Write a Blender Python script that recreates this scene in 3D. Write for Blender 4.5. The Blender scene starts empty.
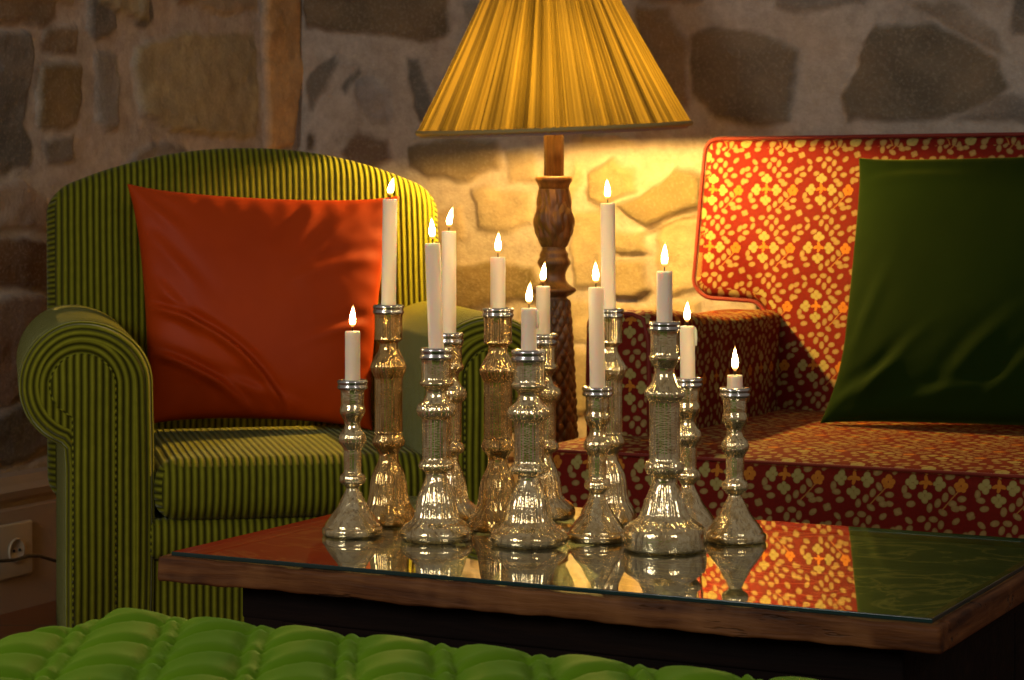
import bpy, bmesh, math, random
import numpy as np
from mathutils import Vector, Matrix, Euler
random.seed(7)
PI = math.pi
COL = bpy.context.scene.collection
F, HOR, CAMZ = 2200.0, 205.0, 0.86          # focal length in pixels, horizon row, eye height

# ------------------------------------------------------------------ helpers
def px(x, y, D):
    return Vector(((x-512)/F*D, D, CAMZ-(y-HOR)/F*D))
def tag(o, label=None, cat=None, group=None, kind=None):
    if label: o['label'] = label
    if cat: o['category'] = cat
    if group: o['group'] = group
    if kind: o['kind'] = kind
    return o
def empty(name, loc=(0,0,0), rz=0.0):
    o = bpy.data.objects.new(name, None); COL.objects.link(o)
    o.empty_display_size = .05
    o.location = loc; o.rotation_euler = (0,0,rz)
    return o
def mesh(name, verts, faces, mat, parent=None, uvs=None, smooth=True):
    """uvs: function(face_index, vertex_index, co) -> (u,v)"""
    me = bpy.data.meshes.new(name)
    me.from_pydata([tuple(v) for v in verts], [], [tuple(f) for f in faces])
    if uvs:
        uv = me.uv_layers.new(name='UVMap')
        for p in me.polygons:
            for li in p.loop_indices:
                vi = me.loops[li].vertex_index
                uv.data[li].uv = uvs(p.index, vi, verts[vi])
    me.validate()
    me.polygons.foreach_set('use_smooth', [smooth]*len(me.polygons))
    if mat: me.materials.append(mat)
    o = bpy.data.objects.new(name, me); COL.objects.link(o)
    if parent: o.parent = parent
    me.update()
    return o
def fix_normals(o):
    bm = bmesh.new(); bm.from_mesh(o.data)
    bmesh.ops.recalc_face_normals(bm, faces=bm.faces)
    bm.to_mesh(o.data); bm.free()
    return o
def axis_coords(h, r, step, m=4):
    a = [h-r + r*math.tan(k*PI/4/m) for k in range(1, m+1)]
    n = max(2, int(round(2*(h-r)/step)))
    mid = [-(h-r)+2*(h-r)*i/n for i in range(n+1)]
    return [-t for t in reversed(a)] + mid + a
def rbox(sx, sy, sz, r, step=.03, m=4):
    """rounded box: verts, faces, axis of each face, centred at the origin"""
    H = (sx/2, sy/2, sz/2)
    A = [axis_coords(h, min(r, h*.98), step, m) for h in H]
    idx, V, Fc, AX = {}, [], [], []
    def vid(p):
        k = tuple(round(c, 6) for c in p)
        if k not in idx:
            q = [max(-(H[i]-r), min(H[i]-r, p[i])) for i in range(3)]
            d = [p[i]-q[i] for i in range(3)]
            L = math.sqrt(sum(c*c for c in d)) or 1
            idx[k] = len(V); V.append([q[i]+r*d[i]/L for i in range(3)])
        return idx[k]
    for ax in range(3):
        b, c = (ax+1) % 3, (ax+2) % 3
        for s in (-1, 1):
            for i in range(len(A[b])-1):
                for j in range(len(A[c])-1):
                    quad = []
                    for (ii, jj) in ((i,j),(i+1,j),(i+1,j+1),(i,j+1)):
                        p = [0,0,0]; p[ax] = s*H[ax]; p[b] = A[b][ii]; p[c] = A[c][jj]
                        quad.append(vid(p))
                    if s < 0: quad.reverse()
                    Fc.append(quad); AX.append(ax)
    return V, Fc, AX
def box_uv(AX, mode='xyz'):
    def f(fi, vi, p):
        ax = AX[fi]
        if mode == 'cord':                     # ribs run up the front and over the top
            return (p[0], p[2]) if ax != 0 else (p[2], p[1])
        if mode == 'cordy':
            return (p[1], p[2])
        return (p[1], p[2]) if ax == 0 else ((p[0], p[2]) if ax == 1 else (p[0], p[1]))
    return f
def rb_obj(name, size, loc, r, mat, parent, step=.03, mode='xyz', deform=None, m=4, rot=None):
    V, Fc, AX = rbox(size[0], size[1], size[2], r, step, m)
    uvf = box_uv(AX, mode)
    P = [(v[0]+loc[0], v[1]+loc[1], v[2]+loc[2]) for v in V]
    W = [deform(*p) for p in P] if deform else P
    o = mesh(name, W, Fc, mat, parent, uvs=lambda fi, vi, co: uvf(fi, vi, P[vi]))
    return o
def extrude(name, poly, stations, mat, parent, ring_uv, cap_uv, back=True, xf=None, capmat=None):
    """poly: closed list of (x,z) anticlockwise seen from -y; stations: (y, inset)"""
    n = len(poly)
    nr = []
    for i in range(n):
        a, b = Vector(poly[i-1]), Vector(poly[(i+1) % n])
        t = (b-a).normalized(); nr.append(Vector((t.y, -t.x)))
    # make sure the normals point outward
    area = sum(poly[i][0]*poly[(i+1)%n][1]-poly[(i+1)%n][0]*poly[i][1] for i in range(n))
    sg = 1 if area > 0 else -1
    V, Fc, kind = [], [], []
    per = [0.0]
    for i in range(n): per.append(per[-1] + (Vector(poly[(i+1)%n])-Vector(poly[i])).length)
    for (y, ins) in stations:
        for i in range(n):
            V.append((poly[i][0]-sg*nr[i].x*ins, y, poly[i][1]-sg*nr[i].y*ins))
    for s in range(len(stations)-1):
        for i in range(n):
            j = (i+1) % n
            Fc.append((s*n+i, s*n+j, (s+1)*n+j, (s+1)*n+i)); kind.append(1)
    Fc.append(tuple(range(n))[::-1]); kind.append(0)
    if back:
        k = (len(stations)-1)*n
        Fc.append(tuple(range(k, k+n))); kind.append(0)
    P = list(V)
    if xf: V = [xf(*p) for p in V]
    def uvs(fi, vi, co):
        p = P[vi]
        if kind[fi] == 0: return cap_uv(p)
        return ring_uv(p, per[vi % n])
    o = mesh(name, V, Fc, mat, parent, uvs=uvs)
    if capmat:
        o.data.materials.append(capmat)
        for p in o.data.polygons:
            if kind[p.index] == 0: p.material_index = 1
    return fix_normals(o)
def tube(name, pts, r, mat, parent=None, closed=False, seg=8):
    pts = [Vector(p) for p in pts]; n = len(pts)
    V, Fc = [], []
    up = Vector((0,0,1)); prev = None
    for i in range(n):
        if closed: t = (pts[(i+1)%n]-pts[i-1]).normalized()
        else: t = (pts[min(i+1,n-1)]-pts[max(i-1,0)]).normalized()
        if prev is None:
            a = up if abs(t.z) < .9 else Vector((1,0,0))
            nx = t.cross(a).normalized()
        else:
            nx = (prev - t*prev.dot(t)).normalized()
        prev = nx; ny = t.cross(nx)
        rr = r(i/(n-1)) if callable(r) else r
        for k in range(seg):
            a = 2*PI*k/seg
            V.append(pts[i]+nx*math.cos(a)*rr+ny*math.sin(a)*rr)
    rng = n if closed else n-1
    for i in range(rng):
        for k in range(seg):
            a, b = i*seg+k, i*seg+(k+1)%seg
            c, d = ((i+1)%n)*seg+(k+1)%seg, ((i+1)%n)*seg+k
            Fc.append((a,b,c,d))
    if not closed:
        Fc.append(tuple(range(seg))[::-1]); Fc.append(tuple(range((n-1)*seg, n*seg)))
    L = [0.0]
    for i in range(1, n): L.append(L[-1]+(pts[i]-pts[i-1]).length)
    return fix_normals(mesh(name, V, Fc, mat, parent, uvs=lambda fi, vi, co: (L[vi//seg], (vi%seg)/seg*.02)))
def lathe(name, prof, mat, parent=None, seg=96, ribs=20, loc=(0,0,0), mod=None):
    """prof: (r, z[, rib]) bottom to top; ends closed to the axis"""
    V, Fc = [], []
    for p in prof:
        r, z = p[0], p[1]; rb = p[2] if len(p) > 2 else 0
        for k in range(seg):
            a = 2*PI*k/seg
            rr = r*(1+rb*(abs(math.cos(ribs*a/2))-.6)) if rb else r
            if mod: rr = mod(rr, a, z)
            V.append((rr*math.cos(a)+loc[0], rr*math.sin(a)+loc[1], z+loc[2]))
    n = len(prof)
    for i in range(n-1):
        for k in range(seg):
            Fc.append((i*seg+k, i*seg+(k+1)%seg, (i+1)*seg+(k+1)%seg, (i+1)*seg+k))
    V.append((loc[0], loc[1], prof[0][1]+loc[2])); b = len(V)-1
    V.append((loc[0], loc[1], prof[-1][1]+loc[2])); t = len(V)-1
    for k in range(seg):
        Fc.append((b, (k+1)%seg, k)); Fc.append((t, (n-1)*seg+k, (n-1)*seg+(k+1)%seg))
    return mesh(name, V, Fc, mat, parent)
def smooth_prof(pts, step=.0012):
    """Catmull-Rom through (r,z,rib) points, resampled"""
    P = [np.array((p[0], p[1], p[2] if len(p) > 2 else 0.0)) for p in pts]
    out = []
    for i in range(len(P)-1):
        p0, p1, p2, p3 = P[max(i-1,0)], P[i], P[i+1], P[min(i+2,len(P)-1)]
        L = np.linalg.norm((p2-p1)[:2]); n = max(2, min(8, int(L/step)))
        for k in range(n):
            t = k/n
            q = .5*((2*p1)+(p2-p0)*t+(2*p0-5*p1+4*p2-p3)*t*t+(3*p1-p0-3*p2+p3)*t**3)
            lin = p1+(p2-p1)*t
            q = .6*q+.4*lin
            q[0] = max(q[0], .0005); q[2] = max(0, lin[2])
            out.append(tuple(q))
    out.append(tuple(P[-1]))
    return out
def vnoise(x, y, seed=0):
    x = np.asarray(x, float); y = np.asarray(y, float)
    xi, yi = np.floor(x).astype(np.int64), np.floor(y).astype(np.int64)
    xf, yf = x-xi, y-yi
    u, v = xf*xf*(3-2*xf), yf*yf*(3-2*yf)
    def h(a, b):
        n = (a*374761393 + b*668265263 + seed*362437) & 0x7fffffff
        n = ((n ^ (n >> 13))*1274126177) & 0x7fffffff
        return ((n ^ (n >> 16)) & 0xffff)/65535.0
    return ((h(xi,yi)*(1-u)+h(xi+1,yi)*u)*(1-v)+(h(xi,yi+1)*(1-u)+h(xi+1,yi+1)*u)*v)*2-1
def fbm(x, y, seed=0, o=4):
    s, a, t = 0, 1, 0
    for k in range(o):
        s = s+a*vnoise(x*2**k, y*2**k, seed+k*17); t += a; a *= .5
    return s/t

# ------------------------------------------------------------------ materials
class NT:
    def __init__(self, name):
        self.m = bpy.data.materials.new(name); self.m.use_nodes = True
        self.t = self.m.node_tree; self.t.nodes.clear()
        self.out = self.t.nodes.new('ShaderNodeOutputMaterial')
    def n(self, typ, **kw):
        nd = self.t.nodes.new('ShaderNode'+typ)
        ins = kw.pop('i', {})
        for k, v in kw.items(): setattr(nd, k, v)
        for k, v in ins.items(): self.set(nd, k, v)
        return nd
    def set(self, nd, k, v):
        s = nd.inputs[k]
        if isinstance(v, bpy.types.NodeSocket): self.t.links.new(v, s)
        elif isinstance(v, bpy.types.Node): self.t.links.new(v.outputs[0], s)
        else: s.default_value = v
    def math(self, op, a, b=None, c=None):
        nd = self.n('Math', operation=op); self.set(nd, 0, a)
        if b is not None: self.set(nd, 1, b)
        if c is not None: self.set(nd, 2, c)
        return nd.outputs[0]
    def vec(self, op, a, b=None, c=None):
        nd = self.n('VectorMath', operation=op); self.set(nd, 0, a)
        if b is not None: self.set(nd, 1, b)
        if c is not None: self.set(nd, 2, c)
        return nd.outputs['Value'] if op in ('LENGTH','DOT_PRODUCT') else nd.outputs[0]
    def mix(self, fac, a, b, blend='MIX'):
        nd = self.n('Mix', data_type='RGBA', blend_type=blend)
        self.set(nd, 'Factor', fac)
        for sock, v in ((nd.inputs[6], a), (nd.inputs[7], b)):
            if isinstance(v, bpy.types.NodeSocket): self.t.links.new(v, sock)
            else: sock.default_value = (*v[:3], 1)
        return nd.outputs[2]
    def ramp(self, fac, stops):
        nd = self.n('ValToRGB'); self.set(nd, 0, fac)
        e = nd.color_ramp.elements
        while len(e) < len(stops): e.new(.5)
        for k, (p, c) in enumerate(stops):
            e[k].position = p; e[k].color = (*c[:3], 1) if hasattr(c, '__len__') else (c, c, c, 1)
        return nd.outputs[0]
    def noise(self, scale, detail=3, rough=.5, vec=None, dist=0):
        nd = self.n('TexNoise'); nd.inputs['Scale'].default_value = scale
        nd.inputs['Detail'].default_value = detail; nd.inputs['Roughness'].default_value = rough
        nd.inputs['Distortion'].default_value = dist
        if vec is not None: self.t.links.new(vec, nd.inputs['Vector'])
        return nd.outputs[0]
    def obj(self): return self.n('TexCoord').outputs['Object']
    def uv(self): return self.n('TexCoord').outputs['UV']
    def bump(self, h, strength=.5, dist=.01, normal=None):
        nd = self.n('Bump'); nd.inputs['Strength'].default_value = strength
        nd.inputs['Distance'].default_value = dist
        self.t.links.new(h, nd.inputs['Height'])
        if normal is not None: self.t.links.new(normal, nd.inputs['Normal'])
        return nd.outputs[0]
    def bsdf(self, **kw):
        nd = self.n('BsdfPrincipled')
        for k, v in kw.items():
            k = k.replace('_', ' ')
            if k in ('Base Color', 'Sheen Tint', 'Emission Color', 'Specular Tint') and isinstance(v, tuple): v = (*v[:3], 1)
            self.set(nd, k, v)
        self.t.links.new(nd.outputs[0], self.out.inputs[0])
        return nd

def m_cord(name, ring=False, pitch=.0118):
    t = NT(name); uv = t.uv()
    sep = t.n('SeparateXYZ', i={0: uv})
    if ring:
        r = t.vec('LENGTH', uv)
        below = t.math('LESS_THAN', sep.outputs[1], 0.0)
        ax = t.math('ABSOLUTE', sep.outputs[0])
        w = t.math('ADD', t.math('MULTIPLY', ax, below), t.math('MULTIPLY', r, t.math('SUBTRACT', 1.0, below)))
    else: w = sep.outputs[0]
    ob = t.obj()
    wob = t.math('MULTIPLY', t.math('SUBTRACT', t.noise(6, 2, .5, ob), .5), .004)
    w = t.math('ADD', w, wob)
    s = t.math('SINE', t.math('MULTIPLY', w, 2*PI/pitch))
    h = t.math('MULTIPLY_ADD', s, .5, .5)
    hh = t.math('POWER', h, .55)
    f = t.noise(55, 3, .6, ob)
    rid = t.mix(f, (.15,.157,.009), (.27,.275,.02))
    col = t.mix(t.math('POWER', h, .8), (.034,.034,.002), rid)
    b = t.bump(hh, 1.0, .004)
    b = t.bump(t.noise(900, 2, .5, ob), .15, .001, b)
    t.bsdf(Base_Color=col, Roughness=.75, Sheen_Weight=.3, Sheen_Roughness=.3, Sheen_Tint=(.85,.9,.5), Normal=b, Specular_IOR_Level=.06)
    return t.m

def m_floral():
    t = NT('floral_velvet'); uv = t.uv(); T = .128
    base = t.vec('MULTIPLY', uv, (1/T, 1/T, 0))
    jit = t.n('TexNoise'); jit.inputs['Scale'].default_value = 30; t.t.links.new(uv, jit.inputs['Vector'])
    base = t.vec('ADD', base, t.vec('MULTIPLY', t.vec('SUBTRACT', jit.outputs[1], (.5,.5,.5)), (.03,.03,0)))
    def ell(cx, cy, rx, ry, ang):
        v = t.vec('ADD', base, (-cx/300, cy/300, 0))
        v = t.vec('WRAP', v, (.5,.5,.5), (-.5,-.5,-.5))
        mp = t.n('Mapping', vector_type='TEXTURE'); t.set(mp, 0, v)
        mp.inputs['Rotation'].default_value = (0,0,math.radians(ang))
        mp.inputs['Scale'].default_value = (rx/300, ry/300, 1)
        v = mp.outputs[0]
        v = t.vec('MULTIPLY', v, (1,1,0))
        return t.vec('LENGTH', v)
    def chain(lst):
        r = None
        for e in lst:
            d = ell(*e); r = d if r is None else t.math('MINIMUM', r, d)
        return r
    petals = []
    for (cx, cy, a) in ((0,-50,0), (-54,4,90), (54,6,90), (-2,56,0)):
        dx, dy = (13, 0) if a == 0 else (0, 13)
        petals += [(cx-dx*1.15, cy-dy*1.15, 16, 16, 0), (cx+dx*1.15, cy+dy*1.15, 16, 16, 0), (cx*1.30, cy*1.30, 15, 15, 0), (cx*.72, cy*.72, 10, 10, 0)]
    leaves = [(33, 147, 20, 13.5, 0), (72, 117, 20, 13.5, -30), (51, 81, 20, 13.5, 70), (18, 102, 20, 13.5, 80), (111, 81, 20, 13.5, 0), (81, 57, 20, 13.5, 70), (63, 168, 20, 13.5, 80), (9, 177, 20, 13.5, 70), (-18, 150, 20, 13.5, 20), (39, 201, 20, 13.5, 90), (66, 228, 20, 13.5, 60), (93, 198, 20, 13.5, 15), (117, 231, 20, 13.5, 10), (81, 261, 20, 13.5, -20), (162, 207, 20, 13.5, 60), (198, 228, 20, 13.5, 10), (168, 261, 20, 13.5, 80), (-120, 258, 20, 13.5, 0), (-60, 93, 20, 13.5, 10), (-75, 60, 20, 13.5, 0), (-150, 60, 20, 13.5, 10), (-177, 99, 20, 13.5, 0), (108, 30, 20, 13.5, -60), (96, -24, 20, 13.5, 10), (-114, 126, 20, 13.5, 60), (-87, 36, 20, 13.5, 80), (124, 150, 20, 13, 40), (186, 126, 20, 13, -20), (188, 196, 19, 13, 30), (-66, 196, 20, 13, 60), (150, 96, 18, 12, 0), (-30, 222, 19, 13, 20), (230, 160, 19, 12, -40)]
    orange = [(0,-12,8,16,20), (0,14,8,16,-20), (-14,2,16,8,20), (14,2,16,8,-20), (0,2,11,11,0), (145,-8,15,14,0), (130,8,14,14,0), (160,8,14,14,0), (137,22,13,13,0), (154,22,13,13,0)]
    dp = chain(petals); dl = chain(leaves); do = chain(orange)
    def mask(d, w=.18): 
        nd = t.n('MapRange', interpolation_type='SMOOTHSTEP'); t.set(nd, 0, d)
        nd.inputs[1].default_value = 1.0-w; nd.inputs[2].default_value = 1.0+w*.3
        nd.inputs[3].default_value = 1; nd.inputs[4].default_value = 0
        return nd.outputs[0]
    mp_, ml, mo = mask(dp), mask(dl), mask(do)
    # thin stems between the leaves
    sw = t.n('SeparateXYZ', i={0: t.vec('WRAP', t.vec('ADD', base, (-110/300, 60/300, 0)), (.5,.5,.5), (-.5,-.5,-.5))})
    line = t.math('ABSOLUTE', t.math('SUBTRACT', sw.outputs[1], t.math('MULTIPLY', sw.outputs[0], 1.1)))
    near = t.math('LESS_THAN', t.math('ABSOLUTE', sw.outputs[0]), .16)
    stem = t.math('MULTIPLY', t.math('LESS_THAN', line, .012), near)
    ob = t.obj(); fn = t.noise(160, 2, .6, ob); big = t.noise(7, 2, .5, ob)
    red = t.mix(fn, (.070,.002,.001), (.150,.0045,.0015))
    red = t.mix(t.math('MULTIPLY', big, .35), red, (.22,.018,.003))
    gold = t.mix(fn, (.17,.11,.032), (.38,.27,.10))
    org = t.mix(fn, (.30,.09,.008), (.50,.20,.02))
    c = t.mix(t.math('MULTIPLY', stem, .7), red, (.4,.2,.04))
    rimm = t.math('MINIMUM', t.math('MINIMUM', dp, dl), 1.0)
    gold = t.mix(t.math('MULTIPLY', t.math('POWER', rimm, 2.5), .65), gold, (.16,.085,.02))
    c = t.mix(ml, c, gold); c = t.mix(mp_, c, t.mix(.35, gold, (.34,.36,.10))); c = t.mix(mo, c, org)
    b = t.bump(fn, .4, .0015)
    t.bsdf(Base_Color=c, Roughness=.75, Sheen_Weight=.03, Sheen_Roughness=.3, Sheen_Tint=(1,.4,.1), Normal=b, Specular_IOR_Level=.15)
    return t.m

def m_fabric(name, c1, c2, rough=.5, sheen=.5, tint=(1,1,1), scale=9, bump=.2, spec=.3, sr=.3, fine=600, aniso=0):
    t = NT(name); ob = t.obj()
    c = t.mix(t.noise(scale, 3, .5, ob), c1, c2)
    b = t.bump(t.noise(fine, 2, .5, ob), bump, .001)
    t.bsdf(Base_Color=c, Roughness=rough, Sheen_Weight=sheen, Sheen_Roughness=sr, Sheen_Tint=tint, Normal=b, Specular_IOR_Level=spec)
    return t.m

def m_wood(name, c1, c2, c3, axis=0, scale=1, rough=.45, worn=False, spec=.4):
    t = NT(name); ob = t.obj()
    sc = [14,14,14]; sc[axis] = 1.3
    v = t.vec('MULTIPLY', ob, tuple(s*scale for s in sc))
    n1 = t.noise(3.2, 5, .6, v, .6); n2 = t.noise(14, 4, .6, v)
    n3 = t.noise(9, 3, .6, ob)
    c = t.ramp(n1, [(.32, c1), (.52, c2), (.72, c3)])
    c = t.mix(t.math('MULTIPLY', n2, .55), c, c1)
    h = t.math('ADD', n1, t.math('MULTIPLY', n2, .6))
    if worn:
        k = t.ramp(t.noise(5.5, 4, .7, t.vec('MULTIPLY', ob, (1,4,6))), [(.60, 0.), (.66, 1.)])
        c = t.mix(k, c, (.02,.012,.008)); h = t.math('SUBTRACT', h, t.math('MULTIPLY', k, 1.5))
        c = t.mix(t.ramp(n3, [(.5, 0.), (.75, .6)]), c, (.26,.11,.035))
    b = t.bump(h, .5, .003)
    t.bsdf(Base_Color=c, Roughness=rough, Normal=b, Specular_IOR_Level=spec)
    return t.m

def m_mercury(cushion_refl=False):
    t = NT('reflection_tinted_mercury_glass' if cushion_refl else 'mercury_glass'); ob = t.obj()
    vo = t.n('TexVoronoi'); vo.inputs['Scale'].default_value = 420; t.t.links.new(ob, vo.inputs['Vector'])
    n1 = t.noise(120, 4, .7, ob); n2 = t.noise(22, 3, .6, ob)
    vs = t.vec('MULTIPLY', ob, (1,1,.08)); n3 = t.noise(260, 3, .6, vs)
    spot = t.ramp(n1, [(.45, 0.), (.66, .8)])
    c = t.mix(spot, (.98,.85,.52), (.70,.50,.20))
    c = t.mix(t.ramp(n2, [(.42, 0.), (.66, .55)]), c, (.66,.45,.16))
    c = t.mix(t.ramp(n3, [(.54, 0.), (.66, .5)]), c, (.24,.14,.04))
    h = t.math('ADD', t.math('MULTIPLY', vo.outputs[0], .5), n3)
    b = t.bump(h, .34, .0010)
    if cushion_refl: c = t.mix(1.0, c, (.80,.66,.45), 'MULTIPLY')  # brown tint paints the orange cushion's reflection into the glass colour
    t.bsdf(Base_Color=c, Metallic=.93, Roughness=.11, Normal=b, Coat_Weight=.6, Coat_Roughness=.03)
    return t.m
def m_simple(name, c, rough=.5, metal=0, **kw):
    t = NT(name); t.bsdf(Base_Color=c, Roughness=rough, Metallic=metal, **kw); return t.m
def m_wall():
    t = NT('rubble_stone'); ob = t.obj()
    at = t.n('Attribute', attribute_name='tone')
    n1 = t.noise(24, 5, .65, ob); n2 = t.noise(130, 4, .6, ob); n3 = t.noise(6, 3, .5, ob)
    c = t.mix(t.ramp(n1, [(.36, 0.), (.7, .45)]), at.outputs[0], (.12,.095,.07))
    c = t.mix(t.ramp(n3, [(.45, 0.), (.75, .45)]), c, t.mix(.5, at.outputs[0], (.5,.33,.18)))
    c = t.mix(t.ramp(n2, [(.5, 0.), (.8, .5)]), c, t.mix(.5, at.outputs[0], (.6,.52,.42)))
    h = t.math('ADD', n1, t.math('MULTIPLY', n2, .5))
    t.bsdf(Base_Color=c, Roughness=.9, Normal=t.bump(h, .7, .008), Specular_IOR_Level=.1)
    return t.m
def m_shade():
    t = NT('pleated_silk'); ob = t.obj()
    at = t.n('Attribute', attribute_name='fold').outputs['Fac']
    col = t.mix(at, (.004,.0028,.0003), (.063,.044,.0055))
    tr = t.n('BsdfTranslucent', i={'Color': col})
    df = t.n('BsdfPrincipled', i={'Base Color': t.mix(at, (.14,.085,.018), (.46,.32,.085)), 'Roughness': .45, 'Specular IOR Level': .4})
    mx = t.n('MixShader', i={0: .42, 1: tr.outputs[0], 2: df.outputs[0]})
    t.t.links.new(mx.outputs[0], t.out.inputs[0]); return t.m
def m_glass_top():
    t = NT('table_glass')
    fr = t.n('Fresnel'); fr.inputs[0].default_value = 1.52
    bf = t.n('NewGeometry').outputs['Backfacing']
    refl = t.math('MULTIPLY', t.math('MINIMUM', t.math('MULTIPLY', fr.outputs[0], 1.55), 1.0), t.math('SUBTRACT', 1.0, bf))
    tr = t.n('BsdfTransparent', i={'Color': (.86,.92,.87,1)})
    gl = t.n('BsdfGlossy', i={'Color': (1,1,1,1), 'Roughness': .008})
    ob = t.obj(); b = t.bump(t.noise(7, 2, .5, ob), .02, .004); t.set(gl, 'Normal', b)
    mx = t.n('MixShader', i={0: refl, 1: tr.outputs[0], 2: gl.outputs[0]})
    t.t.links.new(mx.outputs[0], t.out.inputs[0]); return t.m
def m_inlay():
    t = NT('gilded_panel'); ob = t.obj()
    n1 = t.noise(5.5, 4, .6, ob, 2.0); n2 = t.noise(38, 3, .6, ob, .8)
    c = t.ramp(n1, [(.38, (.012,.010,.003)), (.49, (.06,.038,.01)), (.53, (.48,.31,.08)), (.57, (.06,.038,.01)), (.7, (.014,.011,.004))])
    c = t.mix(t.math('MULTIPLY', n2, .5), c, (.02,.012,.005))
    t.bsdf(Base_Color=c, Roughness=.5, Normal=t.bump(n1, .5, .004)); return t.m
def m_flame():
    t = NT('candle_flame')
    g = t.n('TexCoord').outputs['Generated']
    z = t.n('SeparateXYZ', i={0: g}).outputs[2]
    c = t.ramp(z, [(0., (1,.30,.04)), (.22, (1,.62,.20)), (.45, (1,.80,.42)), (.8, (1,.66,.25)), (1., (1,.42,.08))])
    s = t.ramp(z, [(0., .006), (.12, .02), (.3, 1.), (.7, .8), (.9, .03), (1., .012)])
    e = t.n('Emission', i={'Color': c, 'Strength': t.math('MULTIPLY', s, FLAME)})
    t.t.links.new(e.outputs[0], t.out.inputs[0]); return t.m
def m_emit(name, c, s):
    t = NT(name); e = t.n('Emission', i={'Color': (*c,1), 'Strength': s}); t.t.links.new(e.outputs[0], t.out.inputs[0]); return t.m
def m_floor():
    t = NT('terracotta_floor'); ob = t.obj()
    br = t.n('TexBrick'); t.t.links.new(ob, br.inputs['Vector'])
    br.offset = 0; br.inputs['Scale'].default_value = 1; br.inputs['Brick Width'].default_value = .3; br.inputs['Row Height'].default_value = .3
    br.inputs['Mortar Size'].default_value = .006
    br.inputs['Color1'].default_value = (.24,.075,.025,1); br.inputs['Color2'].default_value = (.18,.055,.02,1); br.inputs['Mortar'].default_value = (.10,.07,.05,1)
    n = t.noise(12, 4, .6, ob)
    c = t.mix(t.math('MULTIPLY', n, .4), br.outputs[0], (.10,.03,.012))
    t.bsdf(Base_Color=c, Roughness=.4, Normal=t.bump(n, .2, .003)); return t.m

FLAME, BULB = 120.0, 4200.0
CORD, RING = m_cord('wide_rib_velvet'), m_cord('wide_rib_velvet_scroll', True)
FLORAL = m_floral()
PIPING = m_fabric('dark_red_piping', (.10,.006,.004), (.22,.02,.006), .6, .2)
SATIN = m_fabric('burnt_orange_satin', (.34,.030,.001), (.50,.058,.002), .52, .0, (1,.3,.05), 5, .10, .16)
DKGREEN = m_fabric('dark_green_velvet', (.006,.0155,.0012), (.010,.024,.002), .85, .28, (.45,.6,.08), 6, .3, .05, .35)
APPLE = m_fabric('apple_green_velvet', (.075,.175,.003), (.125,.25,.006), .75, .18, (.5,.9,.15), 8, .25, .12, .4)
WOODL = m_wood('carved_oak', (.045,.02,.006), (.15,.075,.022), (.32,.18,.055), 2, spec=.7)
WOODT = m_wood('old_table_wood', (.03,.009,.003), (.125,.042,.010), (.23,.09,.025), 0, rough=.6, worn=True, spec=.18)
WOODTS = m_wood('old_table_wood_side', (.03,.009,.003), (.12,.040,.010), (.20,.08,.024), 1, rough=.6, worn=True, spec=.18)
WOODD = m_wood('dark_base_wood', (.003,.0014,.001), (.007,.003,.002), (.014,.006,.003), 0, rough=.85, spec=.12)
GILT = m_inlay(); GLASS = m_glass_top(); MERC = m_mercury(); MERC_REFL = m_mercury(True)
SILVER = m_simple('tarnished_silver', (.62,.60,.57), .22, 1)
t_ = NT('candle_wax'); 
t_.bsdf(Base_Color=(.93,.76,.57), Roughness=.42, Subsurface_Weight=.75, Subsurface_Radius=(.03,.014,.006), Subsurface_Scale=.6, Specular_IOR_Level=.4); WAX = t_.m
t_.m.node_tree.nodes['Principled BSDF'].inputs['Subsurface Radius'].default_value = (1.0,.5,.25)
t_.m.node_tree.nodes['Principled BSDF'].inputs['Subsurface Scale'].default_value = .012
WICK = m_simple('burnt_wick', (.02,.015,.012), .9)
FLAMEM = m_flame(); BULBM = m_emit('warm_bulb', (1,.58,.14), BULB)
SHADE = m_shade(); LINER = m_simple('shade_liner', (.30,.25,.26), .8); BRAID = m_simple('shade_braid', (.34,.26,.09), .7)
BRASS = m_simple('brass_fitting', (.6,.4,.14), .3, 1)
WALLM = m_wall(); FLOORM = m_floor()
PAINT = m_fabric('cream_paint', (.36,.27,.20), (.41,.31,.23), .55, 0, (1,1,1), 4, .1, .3)
PLASTIC = m_simple('cream_plastic', (.52,.43,.30), .35); DARKH = m_simple('dark_hole', (.02,.02,.02), .8); CABLE = m_simple('black_cable', (.02,.018,.016), .5)

# ------------------------------------------------------------------ setting
A = math.radians(27.2); SA, CA = math.sin(A), math.cos(A)
U, V_ = Vector((CA,-SA,0)), Vector((SA,CA,0))
WV = 4.87                                         # distance of the back wall along V_
DL = Vector((math.sin(math.radians(26)), math.cos(math.radians(26)), 0)); NL = Vector((DL.y,-DL.x,0)); PL = Vector((-1.05,4.67,0))-NL*.045
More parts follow.
